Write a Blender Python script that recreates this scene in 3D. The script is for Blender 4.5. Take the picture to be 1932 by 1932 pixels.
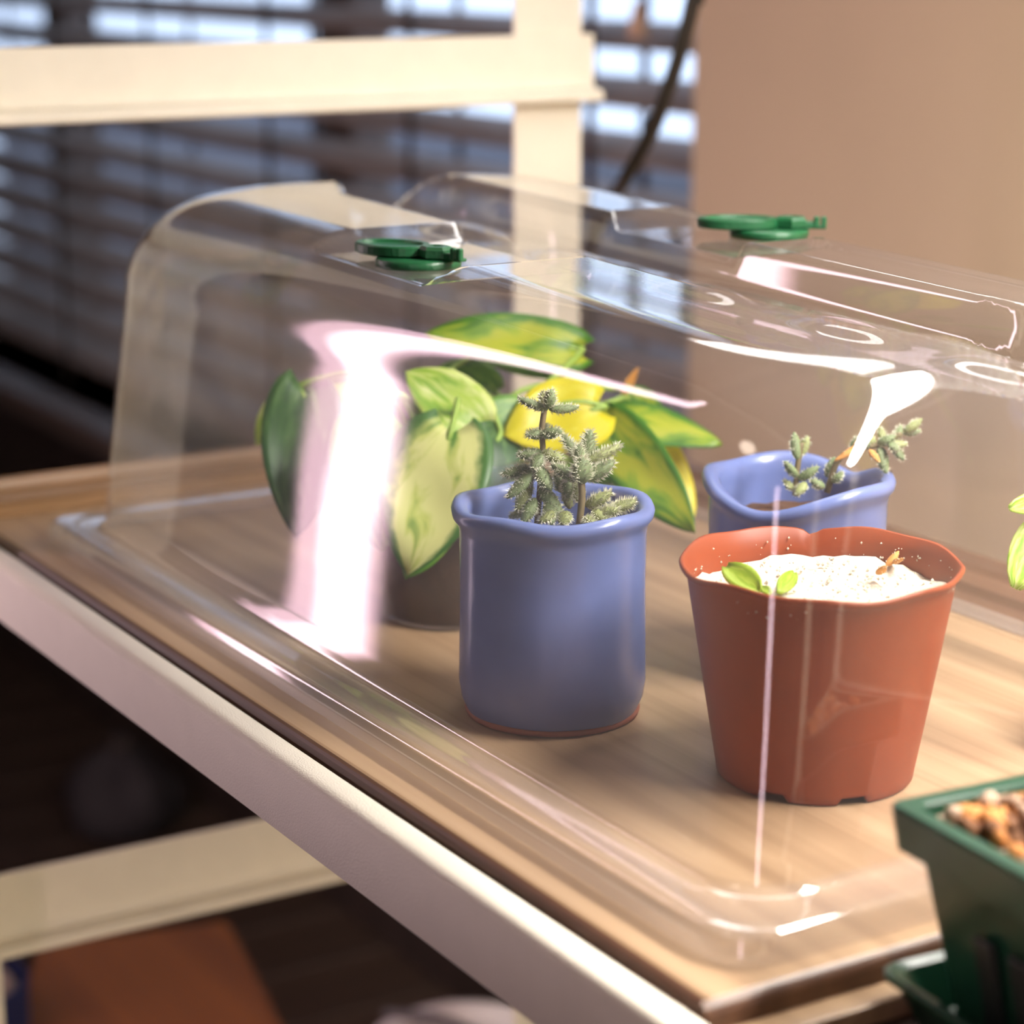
import bpy, bmesh, math, random
from mathutils import Vector, Matrix, noise

# ------------------------------------------------------------------ reset
for o in list(bpy.data.objects):
    bpy.data.objects.remove(o, do_unlink=True)
sc = bpy.context.scene
COL = sc.collection
rnd = random.Random(7)
R_ = math.radians

# ------------------------------------------------------------------ camera
# world: tray surface is z = 0, X runs along the rack, Y away from the viewer
FPX, CXY = 4277.0, 966.0
YAW, PITCH, CAMZ = R_(31.1), R_(14.1), 0.275
F0 = Vector((-math.cos(YAW), math.sin(YAW), 0))
FWD = F0 * math.cos(PITCH) - Vector((0, 0, 1)) * math.sin(PITCH)
RGT = Vector((math.sin(YAW), math.cos(YAW), 0))
UPV = RGT.cross(FWD)
CAM = Vector((0, 0, CAMZ))

cd = bpy.data.cameras.new('camera')
cam = bpy.data.objects.new('camera', cd)
COL.objects.link(cam)
cam.matrix_world = Matrix.Translation(CAM) @ Matrix((RGT, UPV, -FWD)).transposed().to_4x4()
cd.sensor_width = 36.0
cd.lens = FPX / 1932.0 * 36.0
cd.clip_start = 0.02
cd.dof.use_dof = True
cd.dof.focus_distance = 0.80
cd.dof.aperture_fstop = 7.2
sc.camera = cam

# ------------------------------------------------------------------ world, exposure
w = bpy.data.worlds.new('overcast_sky')
sc.world = w
w.use_nodes = True
w.node_tree.nodes['Background'].inputs[0].default_value = (0.62, 0.76, 1.0, 1)
w.node_tree.nodes['Background'].inputs[1].default_value = 1.05
sc.view_settings.view_transform = 'Standard'
sc.view_settings.look = 'None'
sc.view_settings.gamma = 1.0
sc.view_settings.use_curve_mapping = False
sc.view_settings.exposure = 0.95
GROW_POWER = 66.0      # diffuser of the grow light under the upper shelf
PANEL_POWER = 3.0      # floor-standing pink-white light panels in the room
FILL_POWER = 4.0       # added room fill from an unseen ceiling disc
try:
    sc.cycles.use_denoising = True
    sc.cycles.transparent_max_bounces = 16
    sc.cycles.max_bounces = 7
    sc.cycles.diffuse_bounces = 3
    sc.cycles.glossy_bounces = 4
    sc.cycles.transmission_bounces = 6
    sc.cycles.use_adaptive_sampling = True
    sc.cycles.adaptive_threshold = 0.04
    sc.cycles.sample_clamp_indirect = 6.0
    sc.cycles.caustics_reflective = False
    sc.cycles.caustics_refractive = False
except Exception:
    pass

# ------------------------------------------------------------------ helpers
def ray(x, y):
    return FWD + RGT * ((x - CXY) / FPX) - UPV * ((y - CXY) / FPX)
def at(x, y, depth):
    return CAM + ray(x, y) * depth
def on_z(x, y, z):
    d = ray(x, y); return CAM + d * ((z - CAM.z) / d.z)
def on_y(x, y, Y):
    d = ray(x, y); return CAM + d * ((Y - CAM.y) / d.y)
def on_x(x, y, X):
    d = ray(x, y); return CAM + d * ((X - CAM.x) / d.x)
def depth_of(p):
    return (Vector(p) - CAM).dot(FWD)
def sm(a, b, x):
    t = max(0.0, min(1.0, (x - a) / (b - a))); return t * t * (3 - 2 * t)
def srgb(r, g, b):
    f = lambda c: (c / 255 / 12.92) if c / 255 <= 0.04045 else ((c / 255 + 0.055) / 1.055) ** 2.4
    return (f(r), f(g), f(b), 1)

def empty(name, loc=(0, 0, 0), label=None, cat=None, group=None):
    o = bpy.data.objects.new(name, None)
    COL.objects.link(o); o.location = loc; o.empty_display_size = 0.02
    tag(o, label, cat, group)
    return o
def tag(o, label=None, cat=None, group=None, kind=None):
    if label: o['label'] = label
    if cat: o['category'] = cat
    if group: o['group'] = group
    if kind: o['kind'] = kind
    return o
def mk(name, verts, faces, mat, parent=None, smooth=False, uvs=None):
    me = bpy.data.meshes.new(name)
    me.from_pydata([tuple(v) for v in verts], [], faces)
    if uvs is not None:
        uvl = me.uv_layers.new(name='UVMap')
        for lp in me.loops:
            uvl.data[lp.index].uv = uvs[lp.vertex_index]
    me.update()
    return link(name, me, mat, parent, smooth)
def link(name, me, mat, parent=None, smooth=False):
    if smooth:
        me.polygons.foreach_set('use_smooth', [True] * len(me.polygons))
    if mat and not me.materials: me.materials.append(mat)
    o = bpy.data.objects.new(name, me)
    COL.objects.link(o)
    put(o, parent)
    return o
def put(o, parent):
    # verts are in world metres; keep them there below an offset parent
    if parent is not None:
        o.parent = parent
        off = Vector((0, 0, 0)); p = parent
        while p is not None:
            off += p.location; p = p.parent
        o.location = o.location - off if o.location.length == 0 else o.location
        return o
def bmobj(name, bm, mat, parent=None, smooth=False):
    bmesh.ops.recalc_face_normals(bm, faces=bm.faces)
    me = bpy.data.meshes.new(name); bm.to_mesh(me); bm.free()
    return link(name, me, mat, parent, smooth)
def bm_box(bm, x0, x1, y0, y1, z0, z1, bev=0.0, seg=2):
    b2 = bmesh.new()
    r = bmesh.ops.create_cube(b2, size=1)
    for v in b2.verts:
        v.co = Vector(((x0 + x1) / 2 + v.co.x * (x1 - x0), (y0 + y1) / 2 + v.co.y * (y1 - y0), (z0 + z1) / 2 + v.co.z * (z1 - z0)))
    if bev > 0:
        bmesh.ops.bevel(b2, geom=list(b2.edges), offset=bev, segments=seg, profile=0.5, affect='EDGES')
    me = bpy.data.meshes.new('tmp'); b2.to_mesh(me); b2.free()
    bm.from_mesh(me); bpy.data.meshes.remove(me)
def box(name, x0, x1, y0, y1, z0, z1, mat, parent=None, bev=0.0, seg=2):
    bm = bmesh.new(); bm_box(bm, x0, x1, y0, y1, z0, z1, bev, seg)
    return bmobj(name, bm, mat, parent)
def extrude_profile(name, prof, axis, a, b, mat, parent=None, smooth=False, steps=1):
    """closed profile of 2-D points swept along X (prof = y,z) or Y (prof = x,z)"""
    n = len(prof); vs = []; fs = []
    for k in range(steps + 1):
        t = a + (b - a) * k / steps
        for p in prof:
            vs.append((t, p[0], p[1]) if axis == 'X' else (p[0], t, p[1]))
    for k in range(steps):
        for i in range(n):
            j = (i + 1) % n
            fs.append((k * n + i, k * n + j, (k + 1) * n + j, (k + 1) * n + i))
    fs.append(tuple(range(n - 1, -1, -1))); fs.append(tuple(range(steps * n, steps * n + n)))
    bm = bmesh.new()
    me = bpy.data.meshes.new('t'); me.from_pydata(vs, [], fs); bm.from_mesh(me); bpy.data.meshes.remove(me)
    return bmobj(name, bm, mat, parent, smooth)
def lathe(name, prof, c, mat, parent=None, n=64, fn=None, smooth=True, closed=False):
    """prof list of (r, z); fn(theta, i, r, z) -> (r, z)"""
    vs = []; fs = []; m = len(prof)
    for k in range(n):
        th = 2 * math.pi * k / n
        for i, (r, z) in enumerate(prof):
            if fn: r, z = fn(th, i, r, z)
            vs.append((c[0] + r * math.cos(th), c[1] + r * math.sin(th), c[2] + z))
    for k in range(n):
        k2 = (k + 1) % n
        for i in range(m - 1 + (1 if closed else 0)):
            i2 = (i + 1) % m
            fs.append((k * m + i, k2 * m + i, k2 * m + i2, k * m + i2))
    bm = bmesh.new()
    me = bpy.data.meshes.new('t'); me.from_pydata(vs, [], fs); bm.from_mesh(me); bpy.data.meshes.remove(me)
    bmesh.ops.remove_doubles(bm, verts=bm.verts, dist=1e-6)
    return bmobj(name, bm, mat, parent, smooth)
def tube_geo(path, rad, n=10):
    vs = []; fs = []; path = [Vector(p) for p in path]; m = len(path)
    prev = None
    for i, p in enumerate(path):
        t = (path[min(i + 1, m - 1)] - path[max(i - 1, 0)]).normalized()
        a = Vector((0, 0, 1)) if abs(t.z) < 0.9 else Vector((1, 0, 0))
        if prev is None: s = t.cross(a).normalized()
        else: s = (prev - t * prev.dot(t)).normalized()
        prev = s; q = t.cross(s)
        r = rad(i / (m - 1)) if callable(rad) else rad
        for k in range(n):
            th = 2 * math.pi * k / n
            vs.append(p + s * (math.cos(th) * r) + q * (math.sin(th) * r))
    for i in range(m - 1):
        for k in range(n):
            k2 = (k + 1) % n
            fs.append((i * n + k, i * n + k2, (i + 1) * n + k2, (i + 1) * n + k))
    fs.append(tuple(range(n - 1, -1, -1))); fs.append(tuple(range((m - 1) * n, m * n)))
    return vs, fs
def tube(name, path, rad, mat, parent=None, n=10):
    v, f = tube_geo(path, rad, n)
    return mk(name, v, f, mat, parent, True)
def bez(pts, n=24):
    """Catmull-Rom through pts"""
    P = [Vector(p) for p in pts]; P = [P[0] * 2 - P[1]] + P + [P[-1] * 2 - P[-2]]
    out = []
    for i in range(1, len(P) - 2):
        for k in range(n):
            t = k / n
            a, b, c, d = P[i - 1], P[i], P[i + 1], P[i + 2]
            out.append(0.5 * ((2 * b) + (c - a) * t + (2 * a - 5 * b + 4 * c - d) * t * t + (3 * b - a - 3 * c + d) * t ** 3))
    out.append(P[-2]); return out

# ------------------------------------------------------------------ materials
def nodes(name):
    m = bpy.data.materials.new(name); m.use_nodes = True
    nt = m.node_tree; nt.nodes.clear()
    out = nt.nodes.new('ShaderNodeOutputMaterial')
    return m, nt, out
def principled(nt, col=(0.8, 0.8, 0.8, 1), rough=0.5, **kw):
    p = nt.nodes.new('ShaderNodeBsdfPrincipled')
    p.inputs['Base Color'].default_value = col
    p.inputs['Roughness'].default_value = rough
    for k, v in kw.items(): p.inputs[k.replace('_', ' ')].default_value = v
    return p
def N(nt, t, **kw):
    n = nt.nodes.new('ShaderNode' + t)
    for k, v in kw.items(): setattr(n, k, v)
    return n
def noise_tex(nt, scale, detail=3, coord='Object', mapping=None):
    tc = N(nt, 'TexCoord'); src = tc.outputs[coord]
    if mapping:
        mp = N(nt, 'Mapping'); mp.inputs['Scale'].default_value = mapping
        nt.links.new(src, mp.inputs['Vector']); src = mp.outputs[0]
    t = N(nt, 'TexNoise'); t.inputs['Scale'].default_value = scale; t.inputs['Detail'].default_value = detail
    nt.links.new(src, t.inputs['Vector'])
    return t
def ramp(nt, src, stops):
    r = N(nt, 'ValToRGB'); el = r.color_ramp.elements
    while len(el) < len(stops): el.new(0.5)
    for e, (p, c) in zip(el, stops): e.position = p; e.color = c
    nt.links.new(src, r.inputs[0]); return r
def simple(name, col, rough=0.5, var=0.06, scale=30, bump=0.0, bscale=200, mapping=None, spec=0.5, metallic=0.0):
    m, nt, out = nodes(name)
    p = principled(nt, col, rough, Metallic=metallic)
    p.inputs['Specular IOR Level'].default_value = spec
    t = noise_tex(nt, scale, 3, mapping=mapping)
    c0 = tuple(max(0, c * (1 - var)) for c in col[:3]) + (1,)
    c1 = tuple(min(1, c * (1 + var)) for c in col[:3]) + (1,)
    r = ramp(nt, t.outputs['Fac'], [(0.3, c0), (0.7, c1)])
    nt.links.new(r.outputs[0], p.inputs['Base Color'])
    if bump:
        t2 = noise_tex(nt, bscale, 2, mapping=mapping)
        b = N(nt, 'Bump'); b.inputs['Strength'].default_value = bump; b.inputs['Distance'].default_value = 0.001
        nt.links.new(t2.outputs['Fac'], b.inputs['Height']); nt.links.new(b.outputs[0], p.inputs['Normal'])
    nt.links.new(p.outputs[0], out.inputs[0])
    return m
def emissive(name, col, strength):
    m, nt, out = nodes(name)
    e = N(nt, 'Emission'); e.inputs[0].default_value = col; e.inputs[1].default_value = strength
    nt.links.new(e.outputs[0], out.inputs[0]); return m
def wood(name, a, b, c, axis='X', rough=0.45, scale=1.0):
    m, nt, out = nodes(name)
    p = principled(nt, a, rough)
    mp = {'X': (1.5, 60, 60), 'Y': (60, 1.5, 60), 'Z': (60, 60, 1.5)}[axis]
    t = noise_tex(nt, 1.6 * scale, 5, mapping=mp)
    t.inputs['Distortion'].default_value = 0.4
    r = ramp(nt, t.outputs['Fac'], [(0.28, c), (0.5, a), (0.72, b)])
    nt.links.new(r.outputs[0], p.inputs['Base Color'])
    bp = N(nt, 'Bump'); bp.inputs['Strength'].default_value = 0.15; bp.inputs['Distance'].default_value = 0.0006
    nt.links.new(t.outputs['Fac'], bp.inputs['Height']); nt.links.new(bp.outputs[0], p.inputs['Normal'])
    nt.links.new(p.outputs[0], out.inputs[0]); return m
def clear_sheet(name, tint=(0.96, 0.96, 0.965, 1), rough=0.03, f0=0.045, haze=0.02, wav=0.0):
    """thin clear plastic: Schlick mix of a clear and a glossy component, a trace of surface haze"""
    m, nt, out = nodes(name)
    tr = N(nt, 'BsdfTransparent'); tr.inputs[0].default_value = tint
    gl = N(nt, 'BsdfGlossy'); gl.inputs['Roughness'].default_value = rough; gl.inputs[0].default_value = (1, 1, 1, 1)
    di = N(nt, 'BsdfTranslucent'); di.inputs[0].default_value = (0.85, 0.85, 0.88, 1)
    df = N(nt, 'BsdfDiffuse'); df.inputs[0].default_value = (0.85, 0.85, 0.88, 1)
    add = N(nt, 'MixShader'); add.inputs[0].default_value = 0.5
    nt.links.new(di.outputs[0], add.inputs[1]); nt.links.new(df.outputs[0], add.inputs[2])
    geo = N(nt, 'NewGeometry')
    dot = N(nt, 'VectorMath', operation='DOT_PRODUCT')
    nt.links.new(geo.outputs['Incoming'], dot.inputs[0]); nt.links.new(geo.outputs['Normal'], dot.inputs[1])
    ab = N(nt, 'Math', operation='ABSOLUTE'); nt.links.new(dot.outputs['Value'], ab.inputs[0])
    om = N(nt, 'Math', operation='SUBTRACT'); om.inputs[0].default_value = 1.0; nt.links.new(ab.outputs[0], om.inputs[1])
    pw = N(nt, 'Math', operation='POWER'); pw.inputs[1].default_value = 5.0; nt.links.new(om.outputs[0], pw.inputs[0])
    ml = N(nt, 'Math', operation='MULTIPLY_ADD'); ml.inputs[1].default_value = 1 - f0; ml.inputs[2].default_value = f0
    nt.links.new(pw.outputs[0], ml.inputs[0])
    hz = N(nt, 'MixShader')
    hz.inputs[0].default_value = haze
    nt.links.new(tr.outputs[0], hz.inputs[1]); nt.links.new(add.outputs[0], hz.inputs[2])
    mx = N(nt, 'MixShader')
    nt.links.new(ml.outputs[0], mx.inputs[0]); nt.links.new(hz.outputs[0] if haze > 0 else tr.outputs[0], mx.inputs[1]); nt.links.new(gl.outputs[0], mx.inputs[2])
    if wav:
        t2 = noise_tex(nt, 9, 1)
        b = N(nt, 'Bump'); b.inputs['Strength'].default_value = wav; b.inputs['Distance'].default_value = 0.01
        nt.links.new(t2.outputs['Fac'], b.inputs['Height']); nt.links.new(b.outputs[0], gl.inputs['Normal'])
    nt.links.new(mx.outputs[0], out.inputs[0]); return m
def leaf_mat(name, base, vein, streak, thr=0.5, transl=0.45, sx=5.0, edge=None):
    m, nt, out = nodes(name)
    t = noise_tex(nt, 1.0, 4, 'UV', (sx, 2.2, 1)); t.inputs['Distortion'].default_value = 0.8
    stops = [(max(0, thr - 0.10), base), (thr, vein), (min(1, thr + 0.12), streak)]
    r = ramp(nt, t.outputs['Fac'], stops)
    col = r.outputs[0]
    if edge is not None:
        tc = N(nt, 'TexCoord'); sp = N(nt, 'SeparateXYZ'); nt.links.new(tc.outputs['UV'], sp.inputs[0])
        s2 = N(nt, 'Math', operation='SUBTRACT'); s2.inputs[1].default_value = 0.5; nt.links.new(sp.outputs[0], s2.inputs[0])
        a2 = N(nt, 'Math', operation='ABSOLUTE'); nt.links.new(s2.outputs[0], a2.inputs[0])
        t3 = noise_tex(nt, 1.0, 3, 'UV', (4, 5, 1))
        ad = N(nt, 'Math', operation='MULTIPLY_ADD'); ad.inputs[1].default_value = 0.35
        nt.links.new(t3.outputs['Fac'], ad.inputs[0]); nt.links.new(a2.outputs[0], ad.inputs[2])
        r3 = ramp(nt, ad.outputs[0], [(0.50, (0, 0, 0, 1)), (0.60, (1, 1, 1, 1))])
        mx = N(nt, 'MixRGB'); nt.links.new(r3.outputs[0], mx.inputs[0]); nt.links.new(col, mx.inputs[1]); mx.inputs[2].default_value = edge
        col = mx.outputs[0]
    p = principled(nt, base, 0.38)
    nt.links.new(col, p.inputs['Base Color'])
    tl = N(nt, 'BsdfTranslucent'); nt.links.new(col, tl.inputs[0])
    ms = N(nt, 'MixShader'); ms.inputs[0].default_value = transl
    nt.links.new(p.outputs[0], ms.inputs[1]); nt.links.new(tl.outputs[0], ms.inputs[2])
    nt.links.new(ms.outputs[0], out.inputs[0]); return m

M = {}
M['cream'] = simple('cream_powder_coat', srgb(244, 236, 218), 0.42, 0.02, 60, 0.35, 1500)
M['wall'] = simple('beige_wall_paint', srgb(206, 184, 150), 0.85, 0.03, 5, 0.1, 300)
M['wall2'] = simple('warm_grey_wall_paint', srgb(150, 136, 124), 0.85, 0.03, 5)
M['ceil'] = simple('ceiling_paint', srgb(190, 180, 170), 0.9, 0.02, 5)
M['wains'] = wood('dark_wainscot_wood', srgb(58, 46, 40), srgb(66, 52, 45), srgb(48, 38, 33), 'Z', 0.6, 0.3)
M['plank'] = wood('dark_floor_wood', srgb(74, 58, 48), srgb(86, 67, 54), srgb(58, 45, 38), 'Y', 0.5, 0.4)
M['gap'] = simple('dark_floor_base', srgb(16, 13, 11), 0.9, 0.05, 20)
M['tray'] = wood('light_oak_veneer', srgb(170, 140, 108), srgb(184, 155, 122), srgb(148, 119, 90), 'X', 0.42)
M['traydark'] = wood('brown_oak_edge', srgb(92, 62, 44), srgb(108, 74, 52), srgb(76, 50, 36), 'X', 0.45)
M['trayend'] = wood('brown_oak_rail', srgb(150, 114, 76), srgb(164, 128, 88), srgb(126, 93, 60), 'Y', 0.45)
M['shelf'] = simple('dark_brown_shelf_board', srgb(70, 48, 38), 0.6, 0.08, 15)
M['slat'] = wood('greyed_walnut_slat', srgb(150, 134, 122), srgb(164, 146, 132), srgb(134, 120, 110), 'X', 0.55, 0.4)
M['tape'] = simple('dark_ladder_cord', srgb(60, 48, 40), 0.8)
M['tassel'] = simple('pale_wood_tassel', srgb(200, 165, 135), 0.5)
M['frame'] = simple('brown_window_frame', srgb(112, 96, 86), 0.6)
M['pane'] = clear_sheet('window_pane', (0.97, 0.98, 1, 1), 0.02, 0.04, 0.0)
M['dome'] = clear_sheet('clear_dome_plastic', (0.93, 0.93, 0.94, 1), 0.035, 0.085, 0.045)
M['cup'] = clear_sheet('clear_cup_plastic', (0.86, 0.90, 0.97, 1), 0.1, 0.05, 0.02)
M['vent'] = simple('green_vent_plastic', srgb(22, 80, 46), 0.38, 0.1, 80, 0.2, 600)
M['blue'] = simple('blue_glaze', srgb(106, 121, 172), 0.24, 0.10, 35, 0.25, 90)
M['blueclay'] = simple('red_clay_foot', srgb(150, 88, 66), 0.8)
M['terra'] = simple('terracotta_plastic', srgb(140, 58, 14), 0.5, 0.10, 28, 0.15, 120)
M['sand'] = simple('white_sand', srgb(214, 204, 184), 0.95, 0.08, 260, 0.6, 700)
M['soil'] = simple('dark_soil', srgb(92, 62, 40), 0.95, 0.3, 90, 0.6, 300)
M['cable'] = simple('black_rubber', srgb(48, 42, 36), 0.5)
M['gpot'] = simple('dark_green_plastic', srgb(26, 66, 48), 0.28, 0.08, 40)
M['gpotd'] = simple('deep_green_plastic', srgb(34, 38, 36), 0.4, 0.08, 40)
M['peb1'] = simple('orange_brown_pebble', srgb(186, 122, 62), 0.8, 0.15, 80)
M['peb2'] = simple('grey_pumice_pebble', srgb(176, 150, 128), 0.9, 0.12, 80)
M['peb3'] = simple('dark_brown_pebble', srgb(104, 66, 36), 0.85, 0.15, 80)
M['orange'] = wood('orange_brown_wood', srgb(124, 68, 14), srgb(136, 76, 18), srgb(108, 56, 10), 'X', 0.7, 0.3)
M['navy'] = simple('navy_fabric', srgb(22, 30, 74), 0.8, 0.1, 60)
M['cloth'] = simple('greyish_pink_cloth', srgb(150, 128, 124), 0.9, 0.08, 30)
M['white'] = simple('white_plastic', srgb(222, 214, 210), 0.4, 0.02, 20)
M['seam'] = simple('grey_seam', srgb(96, 92, 92), 0.6)
M['olive'] = simple('olive_grey_paint', srgb(98, 96, 78), 0.8)
M['bag'] = simple('dark_plum_fabric', srgb(52, 46, 48), 0.8)
M['metal'] = simple('grey_aluminium', srgb(150, 150, 152), 0.35, 0.03, 20, metallic=0.9)
M['led'] = emissive('grow_light_diffuser', (1.0, 0.94, 0.87, 1), GROW_POWER)
M['ledm'] = emissive('dim_grow_light_diffuser', (1.0, 0.95, 0.90, 1), 6.5)
M['ledl'] = emissive('lower_grow_light_diffuser', (1.0, 0.92, 0.80, 1), 26.0)
M['ledp'] = emissive('pink_white_diffuser', (1.0, 0.62, 0.74, 1), PANEL_POWER)
M['ledc'] = emissive('white_led_core', (1.0, 0.78, 0.86, 1), PANEL_POWER * 2.0)
M['fillw'] = emissive('room_fill_diffuser', (1.0, 0.82, 0.66, 1), FILL_POWER)
M['succ'] = simple('fuzzy_leaf_green', srgb(112, 128, 86), 0.6, 0.22, 220)
M['succ2'] = simple('fuzzy_leaf_light', srgb(138, 146, 92), 0.6, 0.18, 220)
M['hair'] = simple('pale_leaf_hair', srgb(222, 222, 196), 0.6, 0.03, 50)
M['stem'] = simple('succulent_stem', srgb(112, 98, 66), 0.6, 0.15, 150)
M['dry'] = simple('dried_orange_leaf', srgb(196, 136, 66), 0.7, 0.2, 150)
M['seed'] = leaf_mat('seedling_leaf', srgb(150, 180, 50), srgb(165, 190, 60), srgb(180, 200, 80), 0.5, 0.35)
M['lf_dark'] = leaf_mat('pothos_dark', srgb(52, 92, 48), srgb(70, 112, 56), srgb(112, 146, 86), 0.56, 0.28)
M['lf_pale'] = leaf_mat('pothos_pale', srgb(232, 234, 160), srgb(206, 216, 120), srgb(96, 146, 56), 0.56, 0.35, 4.0, srgb(74, 124, 52))
M['lf_lime'] = leaf_mat('pothos_lime', srgb(150, 196, 50), srgb(196, 222, 90), srgb(232, 240, 160), 0.5, 0.5, 6.0)
M['lf_yel'] = leaf_mat('pothos_yellow', srgb(236, 226, 40), srgb(240, 234, 70), srgb(246, 242, 140), 0.6, 0.5, 4.0)
M['lf_mid'] = leaf_mat('pothos_mid', srgb(100, 156, 54), srgb(126, 178, 64), srgb(186, 212, 96), 0.56, 0.45, 5.0)
M['lf_var'] = leaf_mat('pothos_variegated', srgb(206, 214, 70), srgb(150, 190, 60), srgb(90, 146, 46), 0.52, 0.5, 3.0, srgb(86, 150, 46))
M['petiole'] = simple('pothos_petiole', srgb(140, 170, 70), 0.5)
M['parapet'] = simple('grey_render', srgb(120, 120, 128), 0.9)

# ------------------------------------------------------------------ the room
FZ, CZ = -0.75, 1.70           # floor and ceiling height
X0, X1, Y0, Y1 = -4.6, 2.2, -2.0, 1.04
WX0, WX1, WZ0, WZ1 = -4.1, -1.452, -0.32, 1.25      # window opening

fl = box('floor', X0, X1, Y0, Y1 + 0.2, FZ - 0.06, FZ - 0.012, M['gap']); tag(fl, kind='structure')
pm = None
xw = 0.112; x = -1.0; k = 0
while x > X0 + 0.06:
    if pm is None:
        p_ = box('plank', -0.053, 0.053, Y0 + 0.005, Y1 - 0.005, -0.012, 0.0, M['plank'], None, 0.003, 1)
        pm = p_.data; p_.location = (x, 0, FZ)
    else:
        p_ = bpy.data.objects.new('plank', pm); COL.objects.link(p_); p_.location = (x, 0, FZ - 0.0006 * (k % 3))
    p_.parent = fl
    x -= xw; k += 1
# the floor goes on to the right of the planks in view
p_ = box('plank', -0.94, X1, Y0 + 0.005, Y1 - 0.005, FZ - 0.012, FZ, M['plank'], fl, 0.003, 1)
tag(box('ceiling', X0, X1, Y0, Y1 + 0.2, CZ, CZ + 0.05, M['ceil']), kind='structure')
bm = bmesh.new()
bm_box(bm, WX1, X1, Y1, Y1 + 0.2, FZ - 0.012, CZ)
bm_box(bm, WX0, WX1, Y1, Y1 + 0.2, FZ - 0.012, WZ0)
bm_box(bm, WX0, WX1, Y1, Y1 + 0.2, WZ1, CZ)
bm_box(bm, X0, WX0, Y1, Y1 + 0.2, FZ - 0.012, CZ)
tag(bmobj('wall_back', bm, M['wall']), kind='structure')
tag(box('wall_left', X0 - 0.1, X0, Y0, Y1 + 0.2, FZ - 0.012, CZ, M['wall2']), kind='structure')
tag(box('wall_right', X1, X1 + 0.1, Y0, Y1 + 0.2, FZ - 0.012, CZ, M['wall2']), kind='structure')
tag(box('wall_front', X0, X1, Y0 - 0.1, Y0, FZ - 0.012, CZ, M['wall2']), kind='structure')
tag(box('trim_1', X0, WX1 + 0.6, Y1 - 0.014, Y1, FZ, WZ0 - 0.035, M['wains'], None, 0.003), kind='structure')
tag(box('trim_2', WX0 - 0.03, WX1 + 0.03, Y1 - 0.05, Y1 + 0.10, WZ0 - 0.03, WZ0, M['frame'], None, 0.004), kind='structure')

# window
win = empty('window_1', ((WX0 + WX1) / 2, Y1 + 0.12, WZ0)); win['kind'] = 'structure'
bm = bmesh.new()
yf0, yf1 = Y1 + 0.10, Y1 + 0.15
bm_box(bm, WX0, WX0 + 0.05, yf0, yf1, WZ0, WZ1); bm_box(bm, WX1 - 0.03, WX1, yf0, yf1, WZ0, WZ1)
bm_box(bm, WX0 + 0.05, WX1 - 0.03, yf0, yf1, WZ0, WZ0 + 0.05); bm_box(bm, WX0 + 0.05, WX1 - 0.03, yf0, yf1, WZ1 - 0.05, WZ1)
bmobj('window_frame', bm, M['frame'], win)
mull = [-2.27, -3.15]
for xm in mull:
    box('mullion', xm - 0.045, xm + 0.045, yf0, yf1, WZ0 + 0.05, WZ1 - 0.05, M['frame'], win, 0.004)
edges = [WX1 - 0.03, mull[0] + 0.045, mull[0] - 0.045, mull[1] + 0.045, mull[1] - 0.045, WX0 + 0.05]
for i in range(0, 6, 2):
    box('pane', edges[i + 1], edges[i], yf0 + 0.022, yf0 + 0.027, WZ0 + 0.05, WZ1 - 0.05, M['pane'], win)

# low parapet added outside to darken the lower gaps of the blind
tag(box('dimming_parapet', -9.0, 1.0, 3.0, 3.2, -1.2, -0.22, M['parapet'], None, 0.02),
    'low grey rendered parapet added outside to dim the lower gaps of the slatted blind', 'parapet')
tag(box('balcony_floor', -9.0, 1.0, Y1 + 0.2, 3.2, -1.25, -1.2, M['parapet'], None), kind='structure')

# ------------------------------------------------------------------ blind
YB = Y1 + 0.045
bl = empty('window_blind', ((WX0 + WX1) / 2, YB, WZ1),
           'greyed brown wooden slat blind hanging in front of the bright window', 'blind')
PITCH_S, SW = 0.0470, 0.050
gap0 = 0.2235
zs = []
z = gap0 - PITCH_S / 2
while z > WZ0 + 0.03: z -= PITCH_S
z += PITCH_S
while z < WZ1 - 0.05: zs.append(z); z += PITCH_S
def slat_mesh():
    vs = []; fs = []
    n = 6
    for side in (0, 1):
        for xx in (WX0 + 0.01, WX1 - 0.006):
            for i in range(n + 1):
                s = -0.5 + i / n
                crown = 0.0025 * (1 - 4 * s * s)
                vs.append((xx, s * SW, crown + (0.0013 if side else -0.0013)))
    m = n + 1
    for i in range(n):
        fs.append((i, i + 1, m + i + 1, m + i)); fs.append((2 * m + i, 3 * m + i, 3 * m + i + 1, 2 * m + i + 1))
        fs.append((i, 2 * m + i, 2 * m + i + 1, i + 1)); fs.append((m + i, m + i + 1, 3 * m + i + 1, 3 * m + i))
    fs.append((0, m, 3 * m, 2 * m)); fs.append((n, 2 * m + n, 3 * m + n, m + n))
    me = bpy.data.meshes.new('slat'); me.from_pydata(vs, [], fs); me.update(); me.materials.append(M['slat'])
    return me
sme = slat_mesh()
for i, z in enumerate(zs):
    o = bpy.data.objects.new('slat', sme); COL.objects.link(o); o.parent = bl
    o.location = (-bl.location.x, 0, z - bl.location.z)
    o.rotation_euler = (R_(24 + rnd.uniform(-2.0, 2.0) + (6 if z < 0.0 else 0)), 0, 0)
for xl in (-1.625, -1.945, -2.265, -2.60, -2.93, -3.26, -3.6):
    bm = bmesh.new()
    for dy in (-0.0275, 0.0275):
        bm_box(bm, xl - 0.006, xl + 0.006, YB + dy - 0.0006, YB + dy + 0.0006, WZ0 + 0.01, WZ1 - 0.03)
    bmobj('ladder_tape', bm, M['tape'], bl)
box('head_rail', WX0 + 0.01, WX1 - 0.006, YB - 0.03, YB + 0.03, WZ1 - 0.045, WZ1, M['slat'], bl, 0.003)
pc = on_y(1205, 40, YB - 0.045)
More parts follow.
